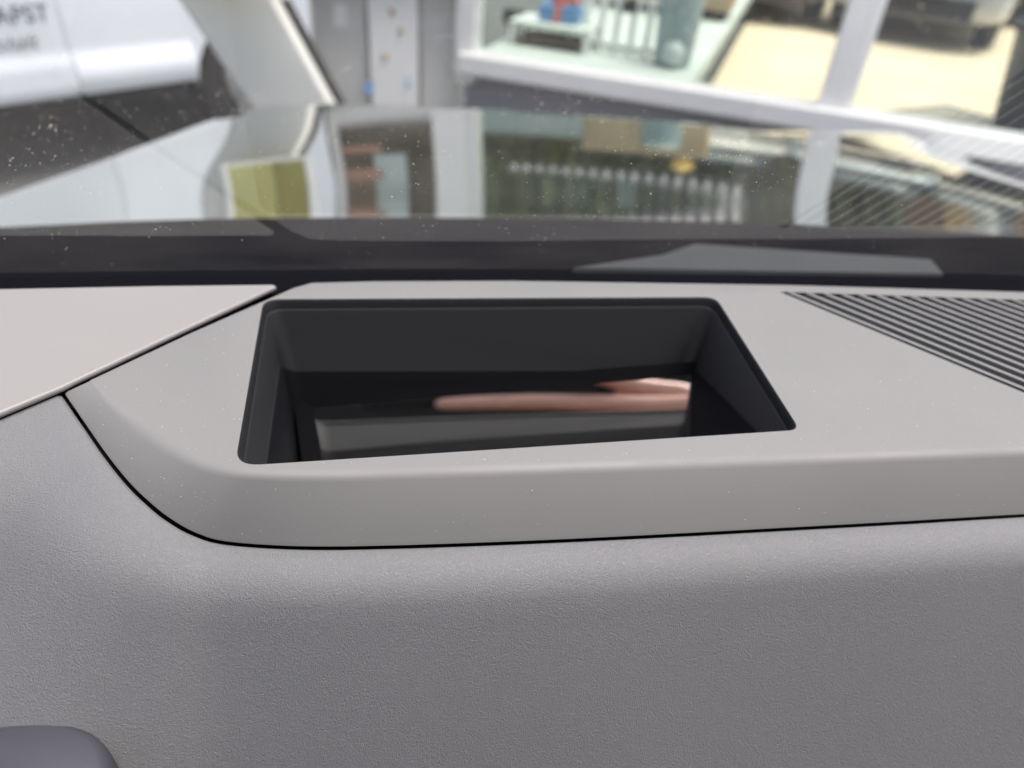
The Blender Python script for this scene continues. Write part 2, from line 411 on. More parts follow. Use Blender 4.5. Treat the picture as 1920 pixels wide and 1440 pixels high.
# --- windshield (36 degrees), gap, frit band, grey wedge
WA = R_(36); WC = 0.2010
WX0, WX1, WXC, WK = -0.62, 1.22, 0.30, 0.074
def wy(x): return -WK * (x - WXC) ** 2
def wpt(x, s, off=0.0):       # s = distance up the glass from its foot; off = towards the cabin
    y = 0.352 - s * math.cos(WA) + wy(x); z = (WC - math.sin(WA) * 0.352) / math.cos(WA) + s * math.sin(WA)
    return Vector((x, y - off * math.sin(WA), z - off * math.cos(WA)))
def wslice(s0, s1, off, th, name, m, parent, ns=16, nx=40, x0=WX0, x1=WX1, top=None):
    bb = bmesh.new(); rows = []
    for i in range(ns + 1):
        r = []
        for j in range(nx + 1):
            x = lerp(x0, x1, j / nx); s = lerp(s0(x) if callable(s0) else s0, s1(x) if callable(s1) else s1, i / ns); r.append(wpt(x, s, off))
        rows.append(r)
    rows2 = [[p + Vector((0, math.sin(WA), math.cos(WA))) * th for p in r] for r in rows]
    grid(bb, rows); k2 = grid(bb, rows2); f = [[bb.verts.new(p) for p in r] for r in rows]
    for i in range(ns):
        bb.faces.new((f[i][0], f[i + 1][0], k2[i + 1][0], k2[i][0])); bb.faces.new((f[i][nx], f[i + 1][nx], k2[i + 1][nx], k2[i][nx]))
    for j in range(nx):
        bb.faces.new((f[0][j], f[0][j + 1], k2[0][j + 1], k2[0][j])); bb.faces.new((f[ns][j], f[ns][j + 1], k2[ns][j + 1], k2[ns][j]))
    return part(name, bb, m, parent, smooth=True)
def ws_of(u, v):              # pixel -> (x, s) on the glass
    d = ray(u, v); p = CAM + d * 0.3
    for _ in range(30):
        n = Vector((0, math.sin(WA), math.cos(WA))); q = Vector((0, wpt(p.x, 0).y, wpt(p.x, 0).z)); p = CAM + d * ((q - CAM).dot(n) / d.dot(n))
    return p.x, (wpt(p.x, 0).y - p.y) / math.cos(WA)
ws = wslice(0.0, 1.04, 0, 0.005, 'windshield', M['glass'], car, 8, 40)
ws.data.materials.append(M['clear'])            # one reflecting face: inner; outer face and rim only transmit
for pg in ws.data.polygons:
    if pg.index >= 8 * 40: pg.material_index = 1
if ws.data.polygons[0].normal.z > 0: ws.data.flip_normals()
# black sheet closing the gap between dashboard and glass, painting its shade
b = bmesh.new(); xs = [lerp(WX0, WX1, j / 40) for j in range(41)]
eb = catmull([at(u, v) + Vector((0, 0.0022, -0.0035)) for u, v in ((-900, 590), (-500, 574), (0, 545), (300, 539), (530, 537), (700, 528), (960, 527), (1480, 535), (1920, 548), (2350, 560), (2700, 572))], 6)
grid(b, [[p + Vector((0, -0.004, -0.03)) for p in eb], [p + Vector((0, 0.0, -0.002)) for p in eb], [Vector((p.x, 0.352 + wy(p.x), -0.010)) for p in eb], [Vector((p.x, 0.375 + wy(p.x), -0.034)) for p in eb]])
part('gap_shade_sheet', b, M['cowl'])
# black cowl outside, between glass and bonnet: its crest hides the bonnet's rear edge
def crest(u, v):
    d = ray(u, v); return CAM + d * (0.60 / d.y)
cr = catmull([crest(u, v) for u, v in ((-600, 446), (-300, 437), (0, 426), (300, 413), (600, 408), (960, 409), (1300, 415), (1600, 426), (1920, 442), (2300, 462), (2700, 480))], 5)
b = bmesh.new()
grid(b, [[Vector((p.x, 0.372 + wy(p.x), -0.034)) for p in cr], [p + Vector((0, -0.03, 0.003)) for p in cr], [p + Vector((0, -0.008, 0.002)) for p in cr], cr, [p + Vector((0, 0.006, -0.006)) for p in cr], [p + Vector((0, 0.02, -0.09)) for p in cr]])
part('wiper_cowl', b, M['cowl'], smooth=True)

cp, cn = Vector((0, 0.40, -0.0345)), Vector((0, 0.226, 0.974)).normalized()
b = bmesh.new(); slab(b, [on(u, v, cp, cn) for u, v in ((1075, 502), (1240, 478), (1305, 457), (1745, 486), (1768, 513), (1400, 507))], cn * -0.003)
part('wedge_plate', b, M['grey_wedge'])  # plain grey wedge-shaped plate laid over the cowl
# --- bonnet: an S-shaped mirror-bright panel
def hood_profile():
    y, z, out = 0.50, -0.130, []
    while y < 2.3:
        t = (y - 0.62) / 1.05; dip = math.degrees(math.atan2(H - z, y))
        el = -1 + 10 * math.exp(-((t - 0.42) / 0.30) ** 2) + 1.5 * t
        out.append((y, z)); z -= 0.005 * math.tan(R_((dip - el) / 2)); y += 0.005
    return out
HP = hood_profile()
def hz(y):
    i = max(0, min(len(HP) - 2, (y - 0.50) / 0.005)); k = int(i); return lerp(HP[k][1], HP[k + 1][1], i - k)
def hood_z(x, y): return hz(y) - 0.04 * max(0, abs(x - 0.35) / 0.85) ** 2.5
def hood_hit(u, v):
    d = ray(u, v); t = 0.6
    while t < 4:
        p = CAM + d * t
        if p.y > 0.62 and p.z <= hood_z(p.x, p.y): return p
        t += 0.004
    return p
sil = [hood_hit(u, v) for u, v in ((-90, 400), (0, 370), (100, 335), (200, 299), (300, 262), (430, 216), (560, 196), (900, 205), (1300, 232), (1530, 246), (1860, 281), (2080, 312), (2300, 350))]
SIL = catmull(sil, 6); NH = len(SIL); rows = []
for j in range(45):
    r = []
    for i in range(NH):
        f = i / (NH - 1); B = Vector((lerp(sil[0].x - 0.03, sil[-1].x + 0.03, f), 0.62 + 1.2 * wy(lerp(-0.5, 1.2, f)), 0)); p = B.lerp(SIL[i], j / 44); p.z = hood_z(p.x, p.y); r.append(p)
    rows.append(r)
last = rows[-1]; hn = []
for i in range(NH):
    t_ = tang(SIL, i); hn.append(Vector((-t_.y, t_.x, 0)).normalized())
for do, dz in ((0.015, -0.008), (0.03, -0.025), (0.042, -0.06), (0.05, -0.35)): rows.append([p + hn[i] * do + Vector((0, 0, dz)) for i, p in enumerate(last)])
b = bmesh.new(); grid(b, rows); part('hood', b, M['hood'], smooth=True)
# --- roof, pillars, sides
b = bmesh.new(); topp = [wpt(lerp(WX0 + 0.14, WX1 - 0.14, i / 20), 1.03) for i in range(21)]
rows = [topp, [p + Vector((0, -0.1, 0.025)) for p in topp], [p + Vector((0, -0.9, 0.06)) for p in topp], [Vector((p.x, -1.9, p.z - 0.02)) for p in topp]]
grid(b, rows); ro = part('roof', b, M['column'], smooth=True); so = ro.modifiers.new('s', 'SOLIDIFY'); so.thickness = 0.04; so.offset = 1
for x0, x1 in ((WX0, WX0 + 0.14), (WX1, WX1 - 0.14)):
    b = bmesh.new(); a_, c_ = wpt(x0, 0.0, -0.02), wpt(x1, 1.04, -0.02)
    slab(b, [a_ + Vector((-.04, 0, -.05)), a_ + Vector((.04, 0, -.05)), c_ + Vector((.04, 0, 0)), c_ + Vector((-.04, 0, 0))], Vector((0, -0.05, -0.03))); part('windshield_pillar', b, M['cover'], bevel=0.012)

b = bmesh.new(); box(b, (WX0 - 0.02, -2.0, GZ + 0.25), (WX0 + 0.05, 0.20, 0.10)); part('door', b, M['column'], bevel=0.02)
b = bmesh.new(); box(b, (WX1 - 0.05, -2.0, GZ + 0.25), (WX1 + 0.02, 0.20, 0.10)); part('door', b, M['column'], bevel=0.02)
for x in (0.0, 0.72):
    b = bmesh.new(); box(b, (x - 0.24, -0.95, -0.45), (x + 0.24, -0.80, 0.22)); box(b, (x - 0.13, -0.93, 0.222), (x + 0.13, -0.84, 0.42)); box(b, (x - 0.25, -0.80, -0.52), (x + 0.25, -0.30, -0.38)); part('seat', b, M['column'], bevel=0.04, seg=4)
b = bmesh.new(); box(b, (WX0 + 0.05, -2.0, -0.6), (WX1 - 0.05, 0.1, -0.56)); part('cabin_floor', b, M['black'])
b = bmesh.new(); box(b, (WX0 + 0.05, -2.05, -0.6), (WX1 - 0.05, -1.95, 0.25)); part('rear_seat', b, M['column'], bevel=0.04)
# --- dust
def specks(name, pts, sizes, parent):
    me = bpy.data.meshes.new(name); V, F = [], []
    for p, s in zip(pts, sizes):
        k = len(V)
        for _ in range(4): V.append(p + Vector((random.uniform(-1, 1), random.uniform(-1, 1), random.uniform(-0.7, 0.7))) * s)
        F += [(k, k + 1, k + 2), (k, k + 1, k + 3), (k, k + 2, k + 3), (k + 1, k + 2, k + 3)]
    me.from_pydata(V, [], F); o = link(name, me, M['dust'], parent); o['kind'] = 'stuff'
    return o
pts, sz = [], []
while len(pts) < 380:
    u, v = random.uniform(150, 1920), random.uniform(560, 900); p = at(u, v)
    if inside(p, outer) and not inside(p, OPEN) and not inside(p, gr_c) and random.random() < 0.25 + 0.75 * (v - 560) / 340: pts.append(p + Vector((0, 0, 0.0001))); sz.append(random.choice((.00012, .00015, .0002, .0003)))
for _ in range(300):
    i = random.uniform(4, NP - 2); k = int(i); t = random.random()
    pts.append(TOP[k].lerp(TOP[k + 1], i - k).lerp(BOT[k].lerp(BOT[k + 1], i - k), 0.2 + 0.78 * t)); sz.append(random.choice((.0001, .00013, .00018, .00028)))
specks('dust_specks', pts, sz, sur)
pts, sz = [], []
for _ in range(620):
    cu, cv_ = random.uniform(0, 1920), random.uniform(60, 470)
    if cu > 1500 and random.random() < .6: continue
    n = random.randint(1, 14); sp = random.uniform(10, 60)
    for _ in range(n):
        x, s = ws_of(random.gauss(cu, sp), random.gauss(cv_, sp * 0.8)); pts.append(wpt(x, s, -0.0052)); sz.append(random.choice((.00012, .00015, .0002, .00028)))
specks('windshield_dust', pts, sz, ws)

# ================================================================== SHOWROOM
shop = thing('showroom', 'glazed showroom front with white sill, mullion and grey cladding column', 'building', (P1.x, P1.y, GZ))
def spart(name, boxes, m, parent=shop, bevel=0.004):
    b = bmesh.new()
    for a, c in boxes: box(b, a, c, FM)
    o = obj(name, b, m, parent, bevel=bevel)
    if parent is shop: rel(o, shop)
    return o
TZ = 2.6
XM = fx(1590, 120)
spart('window_sill', [((0.0, -0.10, SZ), (7, 0.06, SZ + 0.10))], M['white'], bevel=0.012)
spart('sill_board', [((0.0, 0.064, SZ - 0.02), (7, 0.16, SZ + 0.03))], M['white'])
spart('plinth', [((0.0, 0.02, GZ), (7, 0.16, SZ - 0.024))], mat('plinth_grey', (0.30, 0.30, 0.33), 0.8, noise=0.1))
spart('mullion', [((XM - 0.075, -0.05, SZ + 0.102), (XM + 0.02, 0.05, TZ)), ((XM + 0.023, -0.035, SZ + 0.102), (XM + 0.07, 0.05, TZ))], M['white'], bevel=0.006)
spart('window_jamb', [((-0.03, -0.06, SZ - 0.05), (0.075, 0.05, TZ))], M['white'], bevel=0.006)
spart('pane', [((0.077, -0.004, SZ + 0.102), (XM - 0.077, 0.004, TZ))], M['shopglass'], bevel=0)
spart('pane', [((XM + 0.072, -0.004, SZ + 0.102), (7, 0.004, TZ))], M['shopglass'], bevel=0)
spart('mullion', [((XM + 2.6, -0.05, SZ + 0.102), (XM + 2.74, 0.05, TZ))], M['white'], bevel=0.006)
# column of cladding panels left of the window, facing the car
CN = (CAM - P1); CN.z = 0; CN.normalize(); CD = Vector((-CN.y, CN.x, 0))
if CD.x < 0: CD = -CD
C0 = P1 + CN * 0.02
def cxp(u, v=100): p = on(u, v, C0, CN); return (p - C0).dot(CD)
CM = Matrix.Translation((C0.x, C0.y, 0)) @ Matrix(((CD.x, -CN.x, 0, 0), (CD.y, -CN.y, 0, 0), (0, 0, 1, 0), (0, 0, 0, 1)))
def cpart(name, boxes, m, parent=shop, bevel=0.004):
    b = bmesh.new()
    for a, c in boxes: box(b, a, c, CM)
    o = obj(name, b, m, parent, bevel=bevel)
    if parent is shop: rel(o, shop)
    return o
e = [cxp(u) for u in (590, 688, 694, 784, 790, 862)]
col = cpart('cladding_panel', [((e[0], 0.03, GZ), (e[1], 0.3, TZ))], M['pillar'])
scr = cpart('cladding_panel', [((e[2], -0.02, GZ), (e[3], 0.3, TZ))], M['white'])
cpart('cladding_panel', [((e[4], 0.05, GZ), (e[5], 0.3, TZ))], M['pillar'])
brass = mat('brass_screw', (0.55, 0.45, 0.25), 0.35, metal=0.6)
for u, v in ((736, 22), (751, 58), (722, 106)):
    p = on(u, v, C0 + CN * 0.02, CN); b = bmesh.new()
    bmesh.ops.create_cone(b, cap_ends=True, segments=12, radius1=0.016, radius2=0.011, depth=0.012, matrix=Matrix.Translation(p + CN * 0.006) @ CN.to_track_quat('Z', 'Y').to_matrix().to_4x4())
    obj('screw', b, brass, scr)
blue = mat('blue_sticker', (0.25, 0.42, 0.72), 0.5)
for (u, v, wd, hg), mm in (((692, 165, 16, 26), blue), ((765, 152, 12, 22), mat('pale_blue_sticker', (0.62, 0.74, 0.85), 0.5)), ((638, 28, 24, 44), M['white'])):  # the white patch paints a spot of light on the grey panel
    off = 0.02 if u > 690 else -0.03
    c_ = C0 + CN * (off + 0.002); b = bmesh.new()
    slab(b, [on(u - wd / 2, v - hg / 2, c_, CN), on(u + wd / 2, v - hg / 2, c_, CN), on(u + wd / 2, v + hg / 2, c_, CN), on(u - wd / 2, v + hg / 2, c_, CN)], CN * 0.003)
    obj('sticker_light_spot', b, mm, scr if u > 690 else col)
# poster case on the column above sill height, mirrored in the bonnet
pc = cpart('poster_case', [((e[0] + 0.02, -0.075, -0.34), (e[5], -0.024, 0.75))], M['white'])
cpart('case_back', [((e[0] + 0.07, -0.079, -0.28), (e[5] - 0.16, -0.076, 0.70))], mat('brown_board', (0.10, 0.085, 0.06), 0.6, noise=0.4, nscale=6), pc, 0)
pink = mat('pink_strip', (0.50, 0.29, 0.20), 0.5)
for z in (-0.10, 0.14, 0.38): cpart('strip', [((e[0] + 0.08, -0.084, z), (e[5] - 0.45, -0.080, z + 0.07))], pink, pc, 0)
cpart('strip', [((e[5] - 0.50, -0.084, 0.0), (e[5] - 0.32, -0.080, 0.26))], mat('cyan_strip', (0.48, 0.56, 0.54), 0.5), pc, 0)
cpart('roof_slab', [((e[0] - 0.1, -0.2, TZ + 0.004), (e[5] + 0.3, 1.2, TZ + 0.3))], M['white'])
# string of white beads along the window, put in for blurred lettering
sl_z = 0.12
sg = thing('bead_string', 'string of small white beads across the shop window, standing for lettering', 'lights', FM @ Vector((0.3, -0.03, sl_z)))
b = bmesh.new(); box(b, (0.25, -0.053, sl_z + 0.012), (XM - 0.3, -0.047, sl_z + 0.018), FM); rel(obj('wire', b, M['white'], sg), sg)
bme = None
for k in range(17):  # each lamp is a plain white bead that gives no light
    p = FM @ Vector((lerp(0.3, XM - 0.36, k / 16), -0.05, sl_z - 0.012))
    if bme is None:
        b = bmesh.new(); bmesh.ops.create_icosphere(b, subdivisions=2, radius=0.021); bl = obj('lamp', b, M['white'], sg, smooth=True); bme = bl.data
    else: bl = link('lamp', bme, None, sg)
    bl.matrix_parent_inverse = Matrix.Translation(sg.location).inverted(); bl.location = p

# ------------------------------------------------------------------ leaning white beam
bq = Vector((0, 2.45, 0)); bn = Vector((0, 1, 0))
L0, R0 = on(318, -20, bq, bn), on(505, -20, bq, bn); L1, R1 = on(470, 205, bq, bn), on(628, 205, bq, bn)
dl = (L0 - L1) ; dr = (R0 - R1)
foot_l = L1 + dl * ((GZ - L1.z) / dl.z); foot_r = R1 + dr * ((GZ - R1.z) / dr.z)
top_l = L1 + dl * ((1.5 - L1.z) / dl.z); top_r = R1 + dr * ((1.5 - R1.z) / dr.z)
sb = thing('support_beam', 'wide off-white beam leaning left in front of the van', 'beam', ((foot_l + foot_r) / 2))
b = bmesh.new(); slab(b, [top_l, top_r, foot_r, foot_l], Vector((0, 0.14, 0))); rel(obj('face', b, M['beam'], sb, bevel=0.02), sb)
b = bmesh.new(); sh = (R1 - L1) * 0.05
slab(b, [top_r + sh * .25, top_r + sh, foot_r + sh, foot_r + sh * .25], Vector((0, 0.09, 0))); 
for vv in b.verts: vv.co.y += 0.05
rel(obj('edge_seal', b, M['rubber'], sb), sb)

# ------------------------------------------------------------------ unseen yellow-green board, added for its reflection in the bonnet
BY = 2.34; dq, dn_ = Vector((0, BY, 0)), Vector((0, 1, 0)); BZ1 = 0.34; BZ0 = max(on(355, 0, dq, dn_).z, on(525, 0, dq, dn_).z) + 0.024
xa_, xb_ = on(355, 0, dq, dn_).x, on(525, 0, dq, dn_).x; xm_ = lerp(xa_, xb_, 0.58)
db = thing('reflected_board', 'unseen yellow-green board in a white frame, added for its reflection in the bonnet', 'board', ((xa_ + xb_) / 2, BY, GZ))
def bpart(name, a, c, m, parent=db, bevel=0.0):
    b = bmesh.new(); box(b, a, c); o = obj(name, b, m, parent, bevel=bevel)
    return rel(o, db) if parent is db else o
bpart('panel', (xa_, BY - .01, BZ0), (xm_ - 0.002, BY + .01, BZ1), mat('yellow_green_panel', (0.44, 0.43, 0.16), 0.5, noise=.1, nscale=8))
bpart('panel', (xm_ + 0.002, BY - .01, BZ0), (xb_, BY + .01, BZ1), mat('olive_panel', (0.27, 0.24, 0.07), 0.5, noise=.15, nscale=8))
for x0, x1, z0, z1 in ((xa_ - 0.021, xa_ - 0.001, BZ0 - .02, BZ1 + .02), (xb_ + 0.001, xb_ + 0.026, BZ0 - .02, BZ1 + .02), (xa_, xb_, BZ0 - .02, BZ0 - .001), (xa_, xb_, BZ1 + .001, BZ1 + .02)): bpart('frame', (x0, BY - .018, z0), (x1, BY + .018, z1), M['white'], bevel=0.004)
bl_ = L1 + dl * ((BZ0 + 0.2 - L1.z) / dl.z); br_ = R1 + dr * ((BZ0 + 0.2 - R1.z) / dr.z)
bpart('bracket', (br_.x - 0.06, BY + .019, BZ0 + 0.17), (max(br_.x, xa_ + 0.04), 2.449, BZ0 + 0.23), M['beam'])

# ------------------------------------------------------------------ white van with lettering
VZ = -0.70
VA = at(0, 206, VZ); VB = at(372, 155, VZ); VD = VB - VA; VD.z = 0; VD.normalize(); VN = Vector((VD.y, -VD.x, 0))
VM = Matrix.Translation((VB.x, VB.y, 0)) @ Matrix(((VD.x, -VN.x, 0, 0), (VD.y, -VN.y, 0, 0), (0, 0, 1, 0), (0, 0, 0, 1)))
van = thing('van', 'white van side with grey lettering, parked beyond the leaning beam', 'van', (VB.x, VB.y, GZ))
def vpart(name, boxes, m, parent=van, bevel=0.02):
    b = bmesh.new()
    for a, c in boxes: box(b, a, c, VM)
    o = obj(name, b, m, parent, bevel=bevel)
    if parent is van: rel(o, van)
    return o
seam = (on(128, 90, VB, VN) - VB).dot(VD)
# side body profile: lower sill bulge, arch cut-out for the wheel
def van_side(x0, x1):
    b = bmesh.new(); prof_ = [(0.06, VZ), (-0.01, VZ + 0.015), (-0.028, VZ + 0.06), (-0.026, VZ + 0.11), (-0.008, VZ + 0.15), (0.0, VZ + 0.19), (0.01, 0.2), (0.08, 0.9), (0.5, 0.95), (0.5, VZ)]
    grid(b, [[VM @ Vector((x, q[0], q[1])) for q in prof_] for x in (x0, x1)])
    return b
rel(obj('rear_body', van_side(-3.4, seam - 0.002), M['vanw'], van, bevel=0.006), van)
rel(obj('door', van_side(seam + 0.002, 0), M['vanw'], van, bevel=0.006), van)
b = bmesh.new(); N = 16; wr = 0.30; wcx = 0.30; wcz = GZ + 0.275
arc = [(wcx - wr * math.cos(t * math.pi / N), wcz + wr * math.sin(t * math.pi / N)) for t in range(N + 1)]
rows = [[VM @ Vector((x, 0.0, z)) for x, z in arc], [VM @ Vector((lerp(0, 0.60, i / N), 0.0, 0.3)) for i in range(N + 1)]]
grid(b, rows); rel(obj('front_fender', b, M['vanw'], van), van)
b = bmesh.new(); box(b, (-3.4, 0.5, VZ + 0.02), (0.58, 1.7, 0.9), VM); rel(obj('cargo_body', b, M['vanw'], van, bevel=0.03), van)
b = bmesh.new(); box(b, (-3.3, 0.25, VZ - 0.08), (0.55, 1.6, VZ + 0.018), VM); rel(obj('underbody', b, M['rubber'], van), van)
def wheel(parent, mtx, r, wd, cut=None):
    b = bmesh.new(); prof_ = [(0, r * .62), (0, r * .9), (wd * .15, r), (wd * .85, r), (wd, r * .9), (wd, r * .62)]
    grid(b, [[mtx @ Vector((rr * math.cos(a * math.pi / 16), d, rr * math.sin(a * math.pi / 16))) for a in range(32)] for d, rr in prof_], close=True)
    ty = obj('tyre', b, M['rubber'], parent, smooth=True)
    b = bmesh.new()
    bmesh.ops.create_cone(b, cap_ends=True, segments=32, radius1=r * .63, radius2=r * .5, depth=wd * .3, matrix=mtx @ Matrix.Translation((0, wd * .3, 0)) @ Matrix.Rotation(R_(90), 4, 'X'))
    for s in range(5):
        box(b, (-0.03, -0.004, 0.04), (0.03, wd * .12, r * .58), mtx @ Matrix.Rotation(s * R_(72), 4, 'Y'))
    obj('rim', b, M['rim'], ty)
    return ty
rel(wheel(van, VM @ Matrix.Translation((wcx, 0.03, wcz)), 0.275, 0.2), van)
rel(wheel(van, VM @ Matrix.Translation((wcx - 3.0, 0.03, wcz)), 0.275, 0.2), van)
def text(s, u0, u1, v, m, parent, shear=0.0, name='lettering', ext=0.001, spread=1.0):
    cu = bpy.data.curves.new(name, 'FONT'); cu.body = s; cu.extrude = ext; cu.shear = shear; cu.space_character = spread
    t = bpy.data.objects.new(name, cu); scene.collection.objects.link(t)
    dg = bpy.context.evaluated_depsgraph_get(); me = bpy.data.meshes.new_from_object(t.evaluated_get(dg)); bpy.data.objects.remove(t)
    w_ = max(q.co.x for q in me.vertices)
    p0, p1 = on(u0, v, VB - VN * -0.004, VN), on(u1, v, VB - VN * -0.004, VN)
    sc = (p1 - p0).dot(VD) / w_
    mm = Matrix.Translation(p0) @ Matrix(((VD.x, 0, VN.x, 0), (VD.y, 0, VN.y, 0), (0, 1, 0, 0), (0, 0, 0, 1))) @ Matrix.Scale(sc, 4)
    me.transform(mm); o = link(name, me, m, parent)
    return rel(o, van) if parent is van else o
for k, (xa, xb) in enumerate(((-2.9, seam - 0.9), (seam - 0.82, seam - 0.06), (seam + 0.08, -0.06), (0.05, 0.5))):
    o = vpart('window', [((xa, 0.000, 0.14), (xb, 0.06, 0.52))], mat('van_window', (0.03, 0.035, 0.035), 0.06), bevel=0.01)
text('APST', -8, 98, 46, M['ink'], van)
text('eschäft', -40, 80, 100, M['ink2'], van, 0.35, 'script_lettering')

# ------------------------------------------------------------------ parked cars beyond the glass
def parked(label, loc, rz, colr, seed=0):
    t = thing('parked_car', label, 'car', loc, 'cars parked in the yard'); t.rotation_euler = (0, 0, rz)
    paint = mat('car_paint', colr, 0.25, metal=0.3, coat=0.8)
    sec = [(-2.1, 0.72, 0.30, 0.62), (-2.0, 0.84, 0.22, 0.80), (-1.2, 0.89, 0.20, 0.92), (0.0, 0.90, 0.20, 0.96), (1.4, 0.89, 0.20, 0.98), (2.1, 0.85, 0.24, 0.95), (2.2, 0.78, 0.32, 0.8)]
    rows = []
    for x, hw, z0, z1 in sec:
        c = [(hw * .9, z0), (hw, z0 + .12), (hw, z1 - .25), (hw * .94, z1 - .06), (hw * .8, z1), (0, z1 + .03), (-hw * .8, z1), (-hw * .94, z1 - .06), (-hw, z1 - .25), (-hw, z0 + .12), (-hw * .9, z0), (0, z0)]
        rows.append([Vector((yy, x, zz)) for yy, zz in c])
    b = bmesh.new(); v_ = grid(b, rows, close=True); b.faces.new(v_[0][::-1]); b.faces.new(v_[-1])
    bd = obj('body', b, paint, t, smooth=True); bd.modifiers.new('sub', 'SUBSURF').levels = 1
    b = bmesh.new(); rows = [[Vector((s * q, x, z)) for q in (-1, -.5, .5, 1)] for x, s, z in ((-1.15, .74, .94), (-.35, .62, 1.42), (.9, .62, 1.45), (1.75, .70, .98))]
    grid(b, rows); rows = None
    ca = obj('cabin', b, mat('car_glass', (0.03, 0.04, 0.045), 0.08), t, smooth=True); ss = ca.modifiers.new('s', 'SOLIDIFY'); ss.thickness = 0.5
    for sx in (-1, 1):
        b = bmesh.new(); box(b, (sx * .45 - .2, -2.09, .58), (sx * .45 + .2, -1.9, .74)); obj('headlight', b, mat('lamp_glass', (0.85, 0.85, 0.8), 0.08, coat=1), t, bevel=0.04)
        for yy in (-1.3, 1.35): wheel(t, Matrix.Translation((sx * .80, yy, .32)) @ Matrix.Rotation(R_(90 if sx > 0 else -90), 4, 'Z'), 0.32, 0.2)
    b = bmesh.new(); box(b, (-.55, -2.14, .28), (.55, -1.95, .46)); obj('bumper_grille', b, M['rubber'], t, bevel=0.03)
    b = bmesh.new(); box(b, (-.26, -2.16, .50), (.26, -2.12, .60)); obj('number_plate', b, M['white'], t)
    return t
for u, v, rz, c_, lb in ((1680, 86, -38, (0.45, 0.47, 0.48), 'silver-grey parked car facing the showroom, between beige and brown cars'),
                        (1400, 44, -20, (0.40, 0.36, 0.32), 'beige-grey parked car behind the white mullion, next to the bluish plinth'),
                        (1960, 62, -38, (0.16, 0.13, 0.11), 'dark brown parked car at the far end of the row')):
    p = at(u, v, GZ); d = Vector((math.sin(R_(-rz)), math.cos(R_(-rz)), 0)); parked(lb, p + d * 2.1, R_(rz), c_)

# ------------------------------------------------------------------ things inside the showroom
def P(u, v, dep):            # a point on the plane dep metres behind the glass
    return on(u, v, P1 - FN * dep, FN)
FZ = -0.66
XS = fx(1292, 140)
pale = mat('pale_interior', (0.50, 0.55, 0.52), 0.6, noise=0.05, nscale=3)
spart('interior_floor', [((0.0, 0.17, FZ - 0.1), (XS, 5.5, FZ))], pale, bevel=0)
spart('interior_wall', [((-3.0, 5.5, GZ), (XS, 5.6, -0.05))], pale, bevel=0)
def local_box(bm, a, c, o, ang): box(bm, a, c, Matrix.Translation(o) @ Matrix.Rotation(ang, 4, 'Z'))
FA = math.atan2(FD.y, FD.x)
o0 = at(1040, 84, FZ)
tb = thing('display_table', 'low pale display table with white legs carrying a blue box', 'table', o0); tb.rotation_euler = (0, 0, FA)
b = bmesh.new(); box(b, (-0.24, -0.16, 0.10), (0.24, 0.16, 0.125)); obj('table_top', b, mat('table_top', (0.66, 0.70, 0.66), 0.4), tb, bevel=0.005)
b = bmesh.new(); box(b, (-0.19, -0.12, 0.012), (0.19, 0.12, 0.05)); obj('shelf', b, mat('brown_shelf', (0.10, 0.075, 0.05), 0.6), tb, bevel=0.004)
for sx in (-1, 1):
    for sy in (-1, 1):
        b = bmesh.new(); box(b, (sx * .22 - .015, sy * .14 - .015, 0), (sx * .22 + .015, sy * .14 + .015, 0.098)); obj('leg', b, M['white'], tb)
p = o0 + Vector((0.02, 0, 0.125))
bx = thing('gift_box', 'blue box with a red ribbon bow standing on the low display table', 'box', p); bx.rotation_euler = (0, 0, FA)
b = bmesh.new(); box(b, (-0.11, -0.08, 0.001), (0.11, 0.08, 0.085)); obj('carton', b, mat('blue_card', (0.10, 0.26, 0.52), 0.5), bx, bevel=0.004)
red = mat('red_paper', (0.62, 0.16, 0.12), 0.5)
for sx in (-1, 1):
    b = bmesh.new(); bmesh.ops.create_icosphere(b, subdivisions=2, radius=0.045, matrix=Matrix.Translation((0.02 + sx * 0.045, 0, 0.115)) @ Matrix.Diagonal((1.1, .8, .6, 1))); obj('bow', b, red, bx, smooth=True)
b = bmesh.new(); box(b, (-0.02, -0.083, 0.0), (0.02, 0.083, 0.088)); obj('ribbon', b, red, bx)
p = at(962, 66, FZ)
st = thing('stool', 'small round black stool beside the low display table', 'stool', p)
b = bmesh.new(); grid(b, [[Vector((r * math.cos(a * math.pi / 12), r * math.sin(a * math.pi / 12), z)) for a in range(24)] for r, z in ((0.001, .14), (.055, .14), (.07, .125), (.07, .07), (.055, .055), (.001, .055))], close=True); obj('seat', b, M['black'], st, smooth=True)
for k in range(3):
    b = bmesh.new(); a = k * 2.09; bmesh.ops.create_cone(b, cap_ends=True, segments=8, radius1=.008, radius2=.01, depth=.06, matrix=Matrix.Translation((.04 * math.cos(a), .04 * math.sin(a), .03))); obj('leg', b, M['black'], st)
# white rack of upright bars
o1 = at(1150, 100, FZ)
rk = thing('rack', 'white rack of upright bars behind the shop glass', 'rack', o1); rk.rotation_euler = (0, 0, FA)
for k in range(7):
    b = bmesh.new(); box(b, (-.27 + k * .09 - .018, -.015, 0), (-.27 + k * .09 + .018, .015, .30)); obj('bar', b, M['white'], rk, bevel=.006)
for z in (.03, .27):
    b = bmesh.new(); box(b, (-.30, .017, z - .015), (.30, .03, z + .015)); obj('rail', b, M['pillar'], rk)
b = bmesh.new(); box(b, (.02, -.04, .22), (.10, -.017, .29)); obj('bracket', b, M['rubber'], rk)
